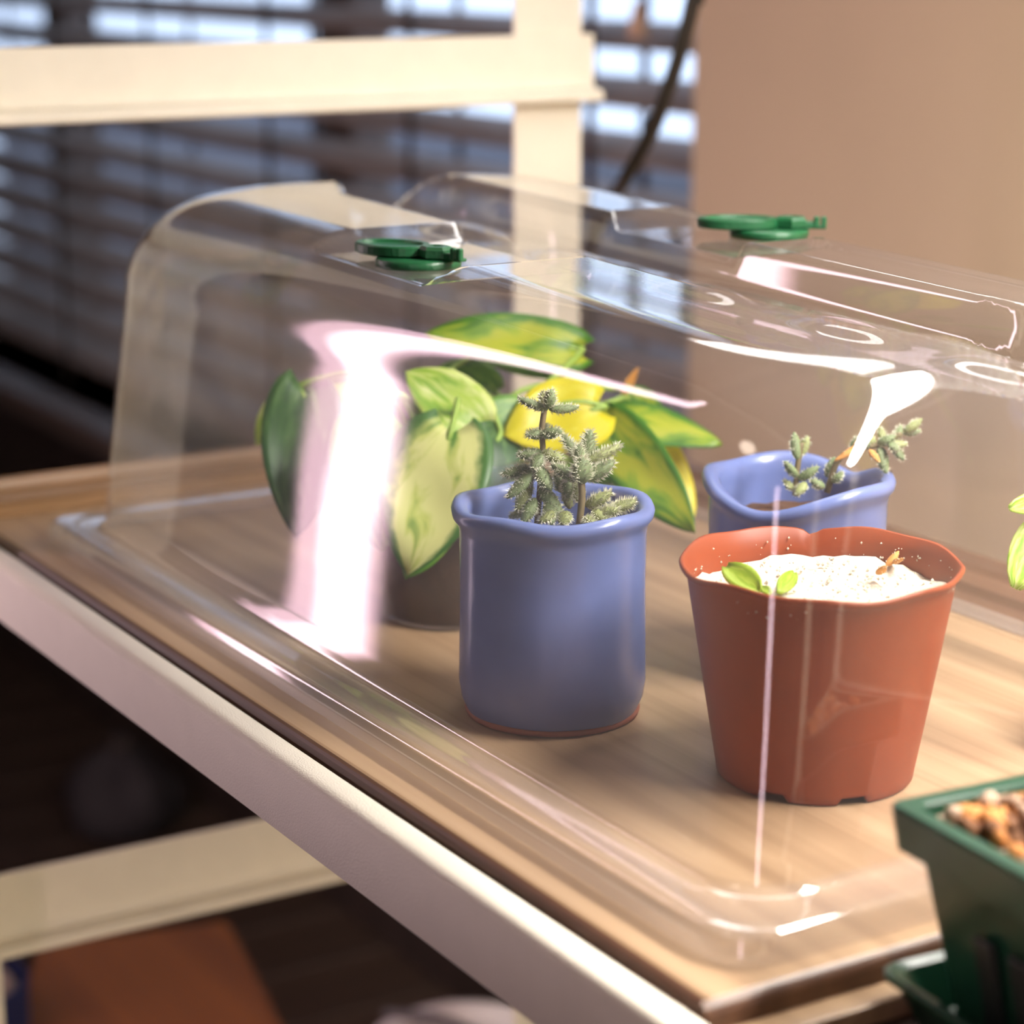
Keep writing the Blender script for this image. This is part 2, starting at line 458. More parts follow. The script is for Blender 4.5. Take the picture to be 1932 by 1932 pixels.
cord = tube('pull_cord', [(pc.x, pc.y, 0.235), (pc.x, pc.y, 0.7), (pc.x, pc.y + 0.01, WZ1 - 0.03)], 0.0012, M['tape'], bl, 6)
lathe('cord_tassel', [(0.0, 0.012), (0.003, 0.0118), (0.0045, 0.006), (0.0075, -0.006), (0.0092, -0.014), (0.0085, -0.0165), (0.0, -0.017)],
      (pc.x, pc.y, pc.z + 0.004), M['tassel'], cord, 20)

# ------------------------------------------------------------------ rack
rack = empty('shelf_rack', (-0.6, 0.51, FZ),
             'cream powder-coated angle-steel shelf rack carrying the wooden tray', 'shelf rack')
RX0, RX1, RY0, RY1 = -1.102, 0.02, 0.3165, 0.707
TH = 0.002
def angle_post(xc, yc, sx, sy, ax=0.044, a=0.044):
    """L-shaped post; corner at xc,yc; flanges run to sx, sy"""
    pr = [(0, 0), (ax, 0), (ax, TH), (TH, TH), (TH, a), (0, a)]
    bm = bmesh.new(); z0, z1 = FZ, 0.95
    v0 = [bm.verts.new((xc + sx * p[0], yc + sy * p[1], z0)) for p in pr]
    v1 = [bm.verts.new((xc + sx * p[0], yc + sy * p[1], z1)) for p in pr]
    n = len(pr)
    for i in range(n): bm.faces.new((v0[i], v0[(i + 1) % n], v1[(i + 1) % n], v1[i]))
    bm.faces.new(v0); bm.faces.new(v1)
    return bmobj('post', bm, M['cream'], rack)
angle_post(RX0 + 0.001, RY0 - 0.003, 1, 1, 0.086, 0.030); angle_post(RX0 + 0.001, RY1 + 0.003, -1, -1)
angle_post(RX1 + 0.002, RY0 - 0.003, -1, 1); angle_post(RX1 + 0.002, RY1 + 0.003, -1, -1)
def beam_profile(c0, sgn, zt, zb, lip=0.010, low=0.006):
    """angle beam: outer face at c0, rounded top lip running inwards (sgn), small lower lip"""
    r = 0.004; pr = []
    for k in range(6):
        a = math.pi / 2 * k / 5
        pr.append((c0 + sgn * (r - r * math.cos(a)), zt - r + r * math.sin(a)))
    pr += [(c0 + sgn * lip, zt), (c0 + sgn * (lip + 0.0012), zt - 0.0008), (c0 + sgn * lip, zt - TH), (c0 + sgn * r, zt - TH), (c0 + sgn * TH, zt - r - 0.001),
           (c0 + sgn * TH, zb + TH + 0.001), (c0 + sgn * low, zb + TH), (c0 + sgn * (low + 0.001), zb + 0.001), (c0 + sgn * low, zb), (c0 + sgn * 0.0015, zb), (c0, zb + 0.0015)]
    return pr
# front and back beams of the shelf, upper shelf and the lower level
for (zt, zb) in ((-0.002, -0.031), (0.455, 0.42), (-0.58, -0.615)):
    extrude_profile('front_beam', beam_profile(RY0, 1, zt, zb), 'X', RX0 + 0.002, RX1 - 0.002, M['cream'], rack, True)
    extrude_profile('back_beam', beam_profile(RY1, -1, zt - 0.012 if zt < 0 and zt > -0.1 else zt, zb - 0.01 if zt > -0.1 and zt < 0 else zb), 'X', RX0 + 0.002, RX1 - 0.002, M['cream'], rack, True)
# end beams: a flat web with a folded, rounded lower flange turned towards the shelf
def end_beam(xc, sgn, zt, zb, y0=RY0 + 0.003, y1=RY1 + 0.001):
    fw = 0.013
    pr = [(xc, zt), (xc + sgn * 0.0015, zt + 0.0006), (xc + sgn * 0.003, zt), (xc + sgn * 0.003, zb + 0.010), (xc + sgn * 0.0045, zb + 0.0075),
          (xc + sgn * fw, zb + 0.006), (xc + sgn * (fw + 0.0012), zb + 0.004), (xc + sgn * (fw + 0.0012), zb + 0.0015), (xc + sgn * fw, zb), (xc, zb)]
    return extrude_profile('end_beam', pr, 'Y', y0, y1, M['cream'], rack)
end_beam(RX0 + 0.0015, 1, 0.2245, 0.188, RY0 + 0.003, 0.716)
end_beam(RX0 + 0.0015, 1, -0.205, -0.248)
end_beam(RX0 + 0.0015, 1, -0.016, -0.045)
end_beam(RX0 + 0.0015, 1, 0.455, 0.42)
end_beam(RX1 - 0.0015, -1, -0.016, -0.045); end_beam(RX1 - 0.0015, -1, 0.455, 0.42)
box('shelf_board', RX0 + 0.018, RX1 - 0.018, RY0 + 0.0125, RY1 - 0.004, -0.030, -0.0145, M['shelf'], rack, 0.001)
box('shelf_board', RX0 + 0.018, RX1 - 0.018, RY0 + 0.004, RY1 - 0.004, 0.4275, 0.442, M['shelf'], rack, 0.001)

# ------------------------------------------------------------------ wooden tray
TX0, TX1, TY0, TY1 = -1.058, -0.4495, 0.3303, 0.637
tray = empty('wooden_tray', (-0.76, 0.48, -0.0145), 'light oak tray board with stepped raised rails under the clear dome', 'tray')
box('tray_panel', TX0, TX1, TY0 + 0.0025, TY1, -0.008, 0.0, M['tray'], tray, 0.0015)
# rounded brown nosing on the front and on the near end
def nosing(y):
    return [(y - 0.0005, -0.0115), (y - 0.0005, -0.003), (y + 0.0003, -0.0012), (y + 0.0012, -0.0003), (y + 0.0024, 0.0002), (y + 0.0024, -0.0115)]
extrude_profile('front_edge', nosing(TY0), 'X', TX0 - 0.025, TX1 + 0.001, M['traydark'], tray)
extrude_profile('end_edge', [(TX1 + 0.002 - (p[0] - TY0), p[1] if p[1] > -0.01 else -0.0078) for p in nosing(TY0)], 'Y', TY0 + 0.0, TY1, M['traydark'], tray)
box('plinth_board', TX0 + 0.02, TX1 + 0.012, TY0 + 0.003, TY1 + 0.02, -0.0145, -0.008, M['tray'], tray, 0.0008)
pr = [(TX0, -0.008), (TX0, 0.001), (TX0 - 0.003, 0.0035), (TX0 - 0.011, 0.0045), (TX0 - 0.012, 0.009), (TX0 - 0.020, 0.0095), (TX0 - 0.0215, 0.0135), (TX0 - 0.026, 0.014), (TX0 - 0.027, 0.0125), (TX0 - 0.027, -0.0145), (TX0 + 0.01, -0.0145), (TX0 + 0.01, -0.008)]
extrude_profile('end_rail', pr, 'Y', TY0, TY1 + 0.045, M['trayend'], tray)
pr = [(TY1, -0.0079), (TY1, 0.001), (TY1 + 0.003, 0.0035), (TY1 + 0.013, 0.0045), (TY1 + 0.0145, 0.008), (TY1 + 0.026, 0.009), (TY1 + 0.028, 0.012), (TY1 + 0.040, 0.0125), (TY1 + 0.042, 0.011), (TY1 + 0.042, -0.0145), (TY1 + 0.021, -0.0145), (TY1 + 0.021, -0.0079)]
extrude_profile('back_rail', pr, 'X', TX0 + 0.0005, TX1 + 0.002, M['traydark'], tray)

# ------------------------------------------------------------------ clear dome
dome = empty('propagator_dome', (-0.725, 0.4885, 0.0), 'clear plastic propagator dome with green vents standing on the oak tray', 'dome')
DX0, DX1, DY0, DY1 = -1.012, -0.4575, 0.347, 0.631       # outer skirt
NL, NS, NC = 110, 60, 14
def rrect(ins, rc):
    x0, x1, y0, y1 = DX0 + ins, DX1 - ins, DY0 + ins, DY1 - ins
    pts = []
    def line(a, b, n):
        for k in range(n): pts.append((a[0] + (b[0] - a[0]) * k / n, a[1] + (b[1] - a[1]) * k / n))
    def arc(c, a0):
        for k in range(NC):
            a = a0 + math.pi / 2 * k / NC
            pts.append((c[0] + rc * math.cos(a), c[1] + rc * math.sin(a)))
    line((x0 + rc, y0), (x1 - rc, y0), NL); arc((x1 - rc, y0 + rc), -math.pi / 2)
    line((x1, y0 + rc), (x1, y1 - rc), NS); arc((x1 - rc, y1 - rc), 0)
    line((x1 - rc, y1), (x0 + rc, y1), NL); arc((x0 + rc, y1 - rc), math.pi / 2)
    line((x0, y1 - rc), (x0, y0 + rc), NS); arc((x0 + rc, y0 + rc), math.pi)
    return pts
YC = 0.497
VX = -0.757
VF, VB = 0.428, 0.572           # vent centres across the dome
def sink(x, y):
    """how far the flat top is pressed down at x, y"""
    hw = 0.013 + 0.022 * sm(-0.975, -0.90, x)
    if x > -0.56: hw = 0.035 - 0.02 * sm(-0.56, -0.50, x)
    yc = YC + 0.012 * (1 - sm(-0.97, -0.90, x))
    ew = 0.0025 + 0.006 * (1 - sm(-0.96, -0.92, x))
    d = 0.019 * (1 - sm(hw - 0.0025, hw - 0.0025 + 2 * ew, abs(y - yc)))
    for xb in (-0.885, -0.795, -0.702, -0.615, -0.535):
        e = ((x - xb) / 0.026) ** 2 + ((y - YC - 0.012) / 0.010) ** 2
        d -= 0.0045 * math.exp(-e * e) if d > 0.01 else 0
    inx = 1 - sm(0.043, 0.048, abs(x - VX))
    if y > YC: iny = sm(0.520, 0.526, y) * (1 - sm(0.598, 0.603, y))
    else: iny = sm(0.386, 0.391, y) * (1 - sm(0.470, 0.476, y))
    d = max(d, 0.0075 * inx * iny)
    return d
rings = []
def add_ring(ins, rc, z, damp=0.0):
    rings.append([(px, py, z, damp) for px, py in rrect(ins, rc)])
add_ring(0.0, 0.016, 0.0004); add_ring(0.0003, 0.016, 0.0075); add_ring(0.0012, 0.016, 0.0092); add_ring(0.003, 0.0155, 0.0098)
add_ring(0.010, 0.018, 0.0098); add_ring(0.0165, 0.022, 0.0098); add_ring(0.0182, 0.0235, 0.0106); add_ring(0.0188, 0.024, 0.0125)
ins0, zs0, RS = 0.0188, 0.0125, 0.044
ZT = 0.1695
for k in range(1, 15):
    t = k / 14
    add_ring(ins0 + 0.009 * t, 0.024 + 0.008 * t, zs0 + (ZT - RS - zs0) * t)
for k in range(1, 19):
    a = math.pi / 2 * k / 18
    add_ring(ins0 + 0.009 + RS * 0.86 * (1 - math.cos(a)), 0.032 + 0.012 * k / 18, ZT - RS + RS * math.sin(a), 1.0)
last = rings[-1]
KT = 48
xm0, xm1 = DX0 + 0.13, DX1 - 0.13
for k in range(1, KT + 1):
    t = k / KT
    rings.append([(p[0] + (max(xm0, min(xm1, p[0])) - p[0]) * t, p[1] + (YC - p[1]) * t, ZT, 1.0) for p in last])
vs = []; fs = []
n = len(rings[0])
for ri, rg in enumerate(rings):
    for (px, py, pz, dm) in rg:
        tilt = 1 - 0.090 * (px - DX0) / (DX1 - DX0)
        z = pz
        if z > 0.10: z = min(z, ZT - sink(px, py))
        if z > 0.012: z = 0.012 + (z - 0.012) * tilt
        # slight wobble of the vacuum-formed walls
        wv = 0.0009 * noise.noise(Vector((px * 9, py * 9, pz * 14))) * sm(0.012, 0.04, pz) * (1 - sm(0.13, 0.16, pz))
        vs.append((px + wv, py + wv, z))
for ri in range(len(rings) - 1):
    for i in range(n):
        j = (i + 1) % n
        fs.append((ri * n + i, ri * n + j, (ri + 1) * n + j, (ri + 1) * n + i))
me = bpy.data.meshes.new('shell'); me.from_pydata(vs, [], fs)
bm = bmesh.new(); bm.from_mesh(me); bpy.data.meshes.remove(me)
bmesh.ops.remove_doubles(bm, verts=bm.verts, dist=2e-5)
shell = bmobj('shell', bm, M['dome'], dome, True)
M['flange'] = clear_sheet('hazy_sheen_flange', (0.92, 0.92, 0.93, 1), 0.06, 0.10, 0.16)  # hazy plastic; the extra white haze also stands in for the flange's pale reflection
shell.data.materials.append(M['flange'])
for p in shell.data.polygons:
    if p.center.z < 0.0125: p.material_index = 1
shell['label'] = 'clear vacuum-formed plastic shell with rounded shoulders'

def vent(cx, cy, cz, ang):
    ca, sa = math.cos(ang), math.sin(ang)
    def T(u, v, z): return (cx + ca * u - sa * v, cy + sa * u + ca * v, cz + z)
    base = lathe('vent', [(0.0, 0.0), (0.0155, 0.0), (0.0165, 0.0006), (0.0165, 0.0030), (0.0158, 0.0036), (0.0, 0.0036)], (cx + ca * 0.005, cy + sa * 0.005, cz), M['vent'], dome, 40)
    base['label'] = 'dark green round rotating vent plate'
    # lens-shaped shutter, dished on top
    L, W, n = 0.034, 0.0115, 36
    top = []; vs = []
    z0, z1 = 0.0038, 0.0080
    def outl(k, s):
        a = 2 * math.pi * k / n
        return (-0.008 + (L / 2) * math.cos(a) * s, W * math.sin(a) * s)
    for (s, zz) in ((0.93, z0), (1, z0 + 0.0006), (1, z1 - 0.0006), (0.95, z1), (0.80, z1), (0.70, z1 - 0.0011), (0.3, z1 - 0.0015)):
        for k in range(n):
            u, v = outl(k, s); vs.append(T(u, v, zz))
    fs = []
    for r in range(6):
        for k in range(n):
            k2 = (k + 1) % n; fs.append((r * n + k, r * n + k2, (r + 1) * n + k2, (r + 1) * n + k))
    fs.append(tuple(range(n - 1, -1, -1))); fs.append(tuple(range(6 * n, 7 * n)))
    mk('shutter', vs, fs, M['vent'], base, False)
    # rounded hexagonal knob
    vs = []; fs = []; n = 6
    for (rr, zz) in ((0.0052, 0.0037), (0.0062, 0.0044), (0.0062, 0.0072), (0.0052, 0.0085), (0.0028, 0.0086), (0.0024, 0.0080)):
        for k in range(n):
            a = 2 * math.pi * (k + 0.5) / n; vs.append(T(0.014 + rr * 1.15 * math.cos(a), rr * math.sin(a), zz))
    for r in range(5):
        for k in range(n):
            k2 = (k + 1) % n; fs.append((r * n + k, r * n + k2, (r + 1) * n + k2, (r + 1) * n + k))
    fs.append(tuple(range(n - 1, -1, -1))); fs.append(tuple(range(5 * n, 6 * n)))
    mk('knob', vs, fs, M['vent'], base)
    # two-pronged clip at the end
    bm = bmesh.new()
    bm_box(bm, 0.019, 0.0235, -0.003, 0.003, 0.0036, 0.0065, 0.0004, 1)
    bm_box(bm, 0.0232, 0.0255, -0.0033, -0.0008, 0.0040, 0.0088, 0.0005, 1)
    bm_box(bm, 0.0262, 0.0285, -0.0033, -0.0008, 0.0040, 0.0088, 0.0005, 1)
    bm_box(bm, 0.022, 0.0285, -0.003, 0.001, 0.0036, 0.0050, 0.0004, 1)
    for v in bm.verts: v.co = Vector(T(*v.co))
    bmobj('clip', bm, M['vent'], base)
ztv = 0.012 + (ZT - 0.0075 - 0.012) * (1 - 0.090 * (VX - DX0) / (DX1 - DX0)) + 0.0002
vent(VX - 0.006, VF - 0.014, ztv - 0.001, R_(20))
vent(VX, VB + 0.004, ztv, R_(56))

# ------------------------------------------------------------------ blue pots
def blue_pot(c, label, fn=None, group=None, h=0.0795, r=0.0342):
    t = empty('potted_succulent', (c[0], c[1], 0.0), label, 'potted plant')
    prof = [(0.0, 0.0015), (r - 0.006, 0.0015), (r - 0.0045, 0.0), (r - 0.0035, 0.0004), (r - 0.0026, 0.0025), (r - 0.0006, 0.007), (r + 0.0002, 0.013), (r, 0.025), (r - 0.0004, 0.05),
            (r - 0.0002, h - 0.010), (r + 0.0008, h - 0.0065), (r + 0.0024, h - 0.0045), (r + 0.0027, h - 0.0024), (r + 0.0018, h - 0.0006), (r - 0.0005, h), (r - 0.0028, h - 0.0010), (r - 0.0042, h - 0.0035), (r - 0.0045, h - 0.008), (r - 0.0048, 0.012), (0.0, 0.010)]
    pot = lathe('pot', prof, (c[0], c[1], 0), M['blue'], t, 72, fn)
    pot['label'] = 'blue glazed ceramic pot with rolled rim'
    lathe('clay_foot', [(0.0, 0.00005), (r - 0.0040, 0.00005), (r - 0.0022, 0.0006), (r - 0.0018, 0.0018), (r - 0.0022, 0.0026), (r - 0.004, 0.0027)], (c[0], c[1], 0), M['blueclay'], t, 48)
    lathe('soil', [(0.0, h - 0.016), (0.012, h - 0.0155), (r - 0.0055, h - 0.0185)], (c[0], c[1], 0), M['soil'], t, 32,
          lambda th, i, rr, z: (rr, z + 0.002 * noise.noise(Vector((math.cos(th) * rr * 160, math.sin(th) * rr * 160, 3)))))
    return t
def wob(th, i, r, z):
    k = sm(0.05, 0.08, z)
    return r * (1 + 0.008 * math.sin(3 * th + 1) + 0.006 * math.sin(7 * th)), z + 0.0007 * k * math.sin(5 * th + 0.7)
BC = (-0.6454 + F0.x * 0.0325, 0.4067 + F0.y * 0.0325)
pot1 = blue_pot(BC, 'straight blue ceramic pot with a bushy fuzzy-leaved succulent', wob)
B2 = (-0.6852 + RGT.x * 0.0345 + 0.003, 0.497 + RGT.y * 0.0345 + 0.002)
th_dip = math.atan2(-F0.y, -F0.x) - 0.55
def dip(th, i, r, z):
    r, z2 = wob(th, i, r, z)
    d = (th - th_dip + math.pi) % (2 * math.pi) - math.pi
    k = sm(0.045, 0.0795, z)
    z2 -= 0.0090 * k * math.exp(-(d / 0.55) ** 2)
    d2 = (th - th_dip - math.pi * 0.90 + math.pi) % (2 * math.pi) - math.pi
    z2 -= 0.005 * k * math.exp(-(d2 / 0.35) ** 2)
    r -= 0.002 * k * math.exp(-(d2 / 0.35) ** 2)
    return r, z2
pot2 = blue_pot(B2, 'blue ceramic pot with a dipping wavy rim and a leaning succulent sprig', dip)

def fuzzy_leaf(a, b, rad, mat, parent, hairs=110, hl=0.0016, flat=0.75, side=None):
    """plump pointed leaf from a to b, covered with fine pale hairs"""
    a, b = Vector(a), Vector(b); u = (b - a); L = u.length; u.normalize()
    ref = side if side is not None else Vector((0, 0, 1))
    s = u.cross(ref)
    if s.length < 0.1: s = u.cross(Vector((1, 0, 0)))
    s.normalize(); q = s.cross(u)
    nu, nv = 9, 10; vs = []; fs = []
    def prof(t): return max(0.0, (math.sin(math.pi * min(1, t ** 0.9)) ** 0.62) * (1 - 0.12 * t))
    pts = []
    for i in range(nu + 1):
        t = i / nu; r = rad * prof(0.02 + 0.96 * t) * (1.0)
        bend = q * (0.10 * L * (t * t - t))
        for k in range(nv):
            th = 2 * math.pi * k / nv
            vs.append(a + u * (L * t) + bend + s * (math.cos(th) * r) + q * (math.sin(th) * r * flat))
    for i in range(nu):
        for k in range(nv):
            k2 = (k + 1) % nv; fs.append((i * nv + k, i * nv + k2, (i + 1) * nv + k2, (i + 1) * nv + k))
    fs.append(tuple(range(nv - 1, -1, -1))); fs.append(tuple(range(nu * nv, nu * nv + nv)))
    lf = mk('leaf', vs, fs, mat, parent, True)
    hv = []; hf = []
    for h in range(hairs):
        t = rnd.uniform(0.05, 0.98); th = rnd.uniform(0, 2 * math.pi); r = rad * prof(0.02 + 0.96 * t)
        nrm = (s * math.cos(th) + q * math.sin(th) * flat + u * (0.35 + (t > 0.9) * 0.8)).normalized()
        p = a + u * (L * t) + q * (0.10 * L * (t * t - t)) + s * (math.cos(th) * r * 0.97) + q * (math.sin(th) * r * flat * 0.97)
        w_ = 0.00016; e1 = nrm.cross(u)
        if e1.length < 0.05: e1 = nrm.cross(s)
        e1.normalize(); e2 = nrm.cross(e1)
        k = len(hv)
        hv += [p + e1 * w_, p - e1 * w_ * 0.5 + e2 * w_ * 0.87, p - e1 * w_ * 0.5 - e2 * w_ * 0.87, p + nrm * hl * rnd.uniform(0.6, 1.15)]
        hf += [(k, k + 1, k + 3), (k + 1, k + 2, k + 3), (k + 2, k, k + 3)]
    ho = mk('leaf_hairs', hv, hf, M['hair'], lf); ho['kind'] = 'stuff'
    return lf

d1 = depth_of((BC[0], BC[1], 0.08))
def P1(x, y, dd=0.0): return at(x, y, d1 + dd)
tube('stem', bez([P1(1012, 1000), P1(1018, 930), P1(1024, 850), P1(1022, 815), P1(1028, 770), P1(1036, 760)], 6), 0.0011, M['stem'], pot1, 8)
tube('stem', bez([P1(1092, 1000, -0.004), P1(1098, 940, -0.005), P1(1097, 900, -0.005), P1(1100, 860, -0.004)], 6), 0.0013, M['stem'], pot1, 8)
L1 = [  # base px, tip px, radius px, depth offsets base/tip, material
    (1034, 772, 976, 750, 10, 0, -.003), (1036, 772, 1092, 768, 10, 0, .003), (1034, 770, 1040, 734, 13, -.002, -.004), (1030, 772, 1024, 738, 9, .004, .006),
    (1026, 818, 992, 820, 11, 0, -.004), (1022, 818, 1060, 814, 13, -.001, -.006), (1024, 818, 1030, 800, 8, .004, .008),
    (1022, 852, 975, 860, 12, 0, -.003), (1024, 852, 1062, 868, 13, 0, -.006), (1020, 856, 1005, 885, 11, -.003, -.008),
    (1004, 880, 945, 896, 12, .002, 0), (1010, 885, 956, 940, 14, -.002, -.006), (1014, 880, 1040, 925, 14, -.003, -.008),
    (1000, 905, 975, 965, 13, 0, -.004), (1020, 915, 1062, 975, 14, -.002, -.006), (1010, 940, 985, 988, 12, -.004, -.008), (1035, 945, 1040, 990, 12, -.004, -.010),
    (1060, 930, 1050, 885, 10, .004, .006), (1075, 960, 1065, 905, 10, .002, .004), (1000, 960, 960, 975, 10, .004, .006),
    (1098, 906, 1040, 876, 14, -.005, -.006), (1102, 906, 1160, 868, 15, -.005, -.005), (1100, 912, 1098, 862, 19, -.010, -.013), (1104, 872, 1172, 838, 12, .002, .006),
    (1104, 868, 1113, 810, 13, .004, .006), (1098, 880, 1092, 838, 11, -.002, -.003), (1092, 860, 1060, 818, 10, .004, .007),
    (1096, 950, 1082, 905, 10, .003, .004), (1104, 955, 1154, 928, 14, -.003, -.004), (1118, 962, 1150, 985, 13, -.006, -.010), (1130, 968, 1168, 962, 13, -.006, -.008), (1150, 962, 1200, 944, 13, -.003, -.003),
    (1070, 965, 1060, 990, 12, -.006, -.010), (1105, 975, 1120, 990, 10, -.008, -.012), (1045, 965, 1018, 985, 10, -.008, -.012), (1070, 900, 1072, 940, 10, .002, .0),
]
pxm = d1 / FPX
for i, (x0, y0, x1, y1, r, da, db) in enumerate(L1):
    big = x0 > 1085
    fuzzy_leaf(P1(x0, y0, da), P1(x1, y1, db), r * pxm * 1.22, M['succ2'] if (i % 5 == 3 or y0 > 945) else M['succ'], pot1, 260 if big else 150, 0.0019 if big else 0.0015)

d2 = depth_of((B2[0], B2[1], 0.08))
def P2(x, y, dd=0.0): return at(x, y, d2 + dd)
tube('stem', bez([P2(1560, 930), P2(1580, 870), P2(1610, 848), P2(1660, 838), P2(1700, 818)], 6), 0.0012, M['stem'], pot2, 8)
tube('stem', bez([P2(1500, 935), P2(1505, 880), P2(1512, 835)], 6), 0.0011, M['stem'], pot2, 8)
L2 = [(1650, 840, 1632, 812, 12, 0, .002), (1655, 838, 1690, 822, 13, 0, -.003), (1660, 842, 1672, 893, 13, 0, -.004), (1672, 838, 1712, 838, 13, 0, -.003), (1685, 838, 1705, 868, 11, 0, -.003),
      (1690, 828, 1700, 802, 9, 0, .001), (1705, 815, 1740, 790, 12, 0, 0), (1704, 818, 1738, 812, 9, .002, .004), (1640, 842, 1622, 828, 11, 0, -.002), (1668, 832, 1660, 806, 9, .003, .005), (1678, 836, 1694, 850, 11, -.003, -.006),
      (1508, 870, 1498, 815, 13, 0, 0), (1510, 860, 1524, 822, 11, .002, .003), (1505, 900, 1480, 870, 12, 0, -.003), (1505, 905, 1545, 880, 13, 0, -.003), (1520, 910, 1500, 935, 12, -.003, -.006), (1560, 900, 1575, 862, 12, .002, .003), (1555, 920, 1530, 905, 12, -.002, -.005), (1500, 925, 1478, 905, 10, 0, 0), (1570, 910, 1590, 890, 11, -.003, -.005), (1605, 850, 1618, 822, 8, .004, .005)]
for i, (x0, y0, x1, y1, r, da, db) in enumerate(L2):
    fuzzy_leaf(P2(x0, y0, da), P2(x1, y1, db), r * d2 / FPX, M['succ'] if i % 3 else M['succ2'], pot2, 70, 0.0013)
for (x0, y0, x1, y1, r) in ((1625, 836, 1574, 870, 9), (1610, 840, 1630, 832, 9), (1640, 848, 1660, 872, 9)):
    fuzzy_leaf(P2(x0, y0, -.004), P2(x1, y1, -.006), r * d2 / FPX, M['dry'], pot2, 20, 0.0008)

# ------------------------------------------------------------------ terracotta plastic pot with white sand
TC = (-0.5435 + F0.x * 0.0335, 0.4485 + F0.y * 0.0335)
tp = empty('potted_seedling', (TC[0], TC[1], 0.0), 'terracotta plastic pot of white sand with two tiny green seedlings', 'potted plant')
thv = math.atan2(-F0.y, -F0.x)      # azimuth towards the viewer
def trim(th, i, r, z):
    k = sm(0.055, 0.074, z)
    dv = (th - thv + math.pi) % (2 * math.pi) - math.pi
    z2 = z + k * (0.0007 * math.sin(4 * th + 0.4) + 0.0005 * math.sin(9 * th + 1.1))
    db = (th - thv - math.pi + 0.06 + math.pi) % (2 * math.pi) - math.pi
    z2 -= 0.0022 * k * math.exp(-(db / 0.05) ** 2)
    r2 = r * (1 + k * 0.008 * math.sin(4 * th + 2.0) + k * 0.004 * math.sin(7 * th))
    # drainage notches in the foot ring
    if z < 0.0035 and r > 0.02:
        for nth in (thv + 0.28, thv - 0.55, thv + 1.7, thv - 1.9, thv + 2.8):
            dn = (th - nth + math.pi) % (2 * math.pi) - math.pi
            if abs(dn) < 0.14: z2 = max(z2, 0.0030)
    return r2, z2
prof = [(0.0, 0.004), (0.0300, 0.004), (0.0305, 0.0005), (0.0325, 0.0002), (0.0334, 0.0012), (0.0338, 0.0040), (0.0372, 0.024), (0.0405, 0.044), (0.0443, 0.0660), (0.0449, 0.0700), (0.0462, 0.0722), (0.0475, 0.0732), (0.0477, 0.0742), (0.0470, 0.0749), (0.0460, 0.0745), (0.0446, 0.068), (0.0425, 0.058), (0.036, 0.02), (0.0, 0.018)]
lathe('pot', prof, (TC[0], TC[1], 0), M['terra'], tp, 128, trim)
vs = []; fs = []; n = 72; m = 26
for i in range(m + 1):
    rr = 0.0432 * i / m
    for k in range(n):
        th = 2 * math.pi * k / n
        xx, yy = rr * math.cos(th), rr * math.sin(th)
        zz = 0.0632 + 0.0022 * noise.noise(Vector((xx * 45, yy * 45, 1.5))) + 0.0011 * noise.noise(Vector((xx * 300, yy * 300, 0))) + 0.0007 * noise.noise(Vector((xx * 700, yy * 700, 4)))
        zz += 0.0022 * sm(0.036, 0.043, rr) * (0.5 + noise.noise(Vector((math.cos(th) * 3, math.sin(th) * 3, 7))))
        vs.append((TC[0] + xx, TC[1] + yy, zz))
for i in range(m):
    for k in range(n):
        k2 = (k + 1) % n; fs.append((i * n + k, i * n + k2, (i + 1) * n + k2, (i + 1) * n + k))
sand = mk('sand', vs, fs, M['sand'], tp, True); sand['kind'] = 'stuff'
# loose grains on the sand and stuck to the inner wall
gv = []; gf = []
for g in range(420):
    th = rnd.uniform(0, 2 * math.pi)
    if g < 330: rr = 0.042 * math.sqrt(rnd.random()); zz = 0.0640 + rnd.uniform(-0.001, 0.0014)
    else: zz = rnd.uniform(0.0655, 0.071); rr = 0.0421 + (zz - 0.058) * 0.21
    s = rnd.uniform(0.0003, 0.0010) * (0.6 if g >= 330 else 1)
    c = Vector((TC[0] + rr * math.cos(th), TC[1] + rr * math.sin(th), zz)); k = len(gv)
    for dx, dy, dz in ((1, 0, 0), (-1, 0, 0), (0, 1, 0), (0, -1, 0), (0, 0, 1), (0, 0, -1)):
        gv.append(c + Vector((dx, dy, dz)) * s * rnd.uniform(0.7, 1.2))
    for f in ((0, 2, 4), (2, 1, 4), (1, 3, 4), (3, 0, 4), (2, 0, 5), (1, 2, 5), (3, 1, 5), (0, 3, 5)):
        gf.append(tuple(k + q for q in f))
gr = mk('sand_grains', gv, gf, M['sand'], tp); gr['kind'] = 'stuff'
zsd = 0.0655
def small_leaf(name, a, b, wd, nrm, mat, parent, curl=0.15):
    a, b = Vector(a), Vector(b); u = b - a; L = u.length; u.normalize(); nrm = Vector(nrm); nrm = (nrm - u * nrm.dot(u)).normalized(); s = u.cross(nrm)
    vs = []; fs = []; uv = []; nu, nv = 8, 6
    for i in range(nu + 1):
        t = i / nu; h = wd / 2 * (math.sin(math.pi * (0.04 + 0.93 * t)) ** 0.65)
        for k in range(nv + 1):
            q = -1 + 2 * k / nv
            vs.append(a + u * L * t + s * h * q + nrm * (curl * L * (t - t * t) + 0.12 * wd * q * q)); uv.append((0.5 + q / 2, t))
    for i in range(nu):
        for k in range(nv): fs.append((i * (nv + 1) + k, i * (nv + 1) + k + 1, (i + 1) * (nv + 1) + k + 1, (i + 1) * (nv + 1) + k))
    o = mk(name, vs, fs, mat, parent, True, uv)
    sd = o.modifiers.new('thick', 'SOLIDIFY'); sd.thickness = 0.0007
    return o
toC = -FWD
s1 = on_z(1370, 1085, 0.0675); s2 = on_z(1432, 1112, 0.0675)
small_leaf('seedling_leaf', s1 + Vector((0, 0, .003)), s2 + Vector((0, 0, -.0008)), 0.0095, toC + Vector((0, 0, .5)), M['seed'], tp)
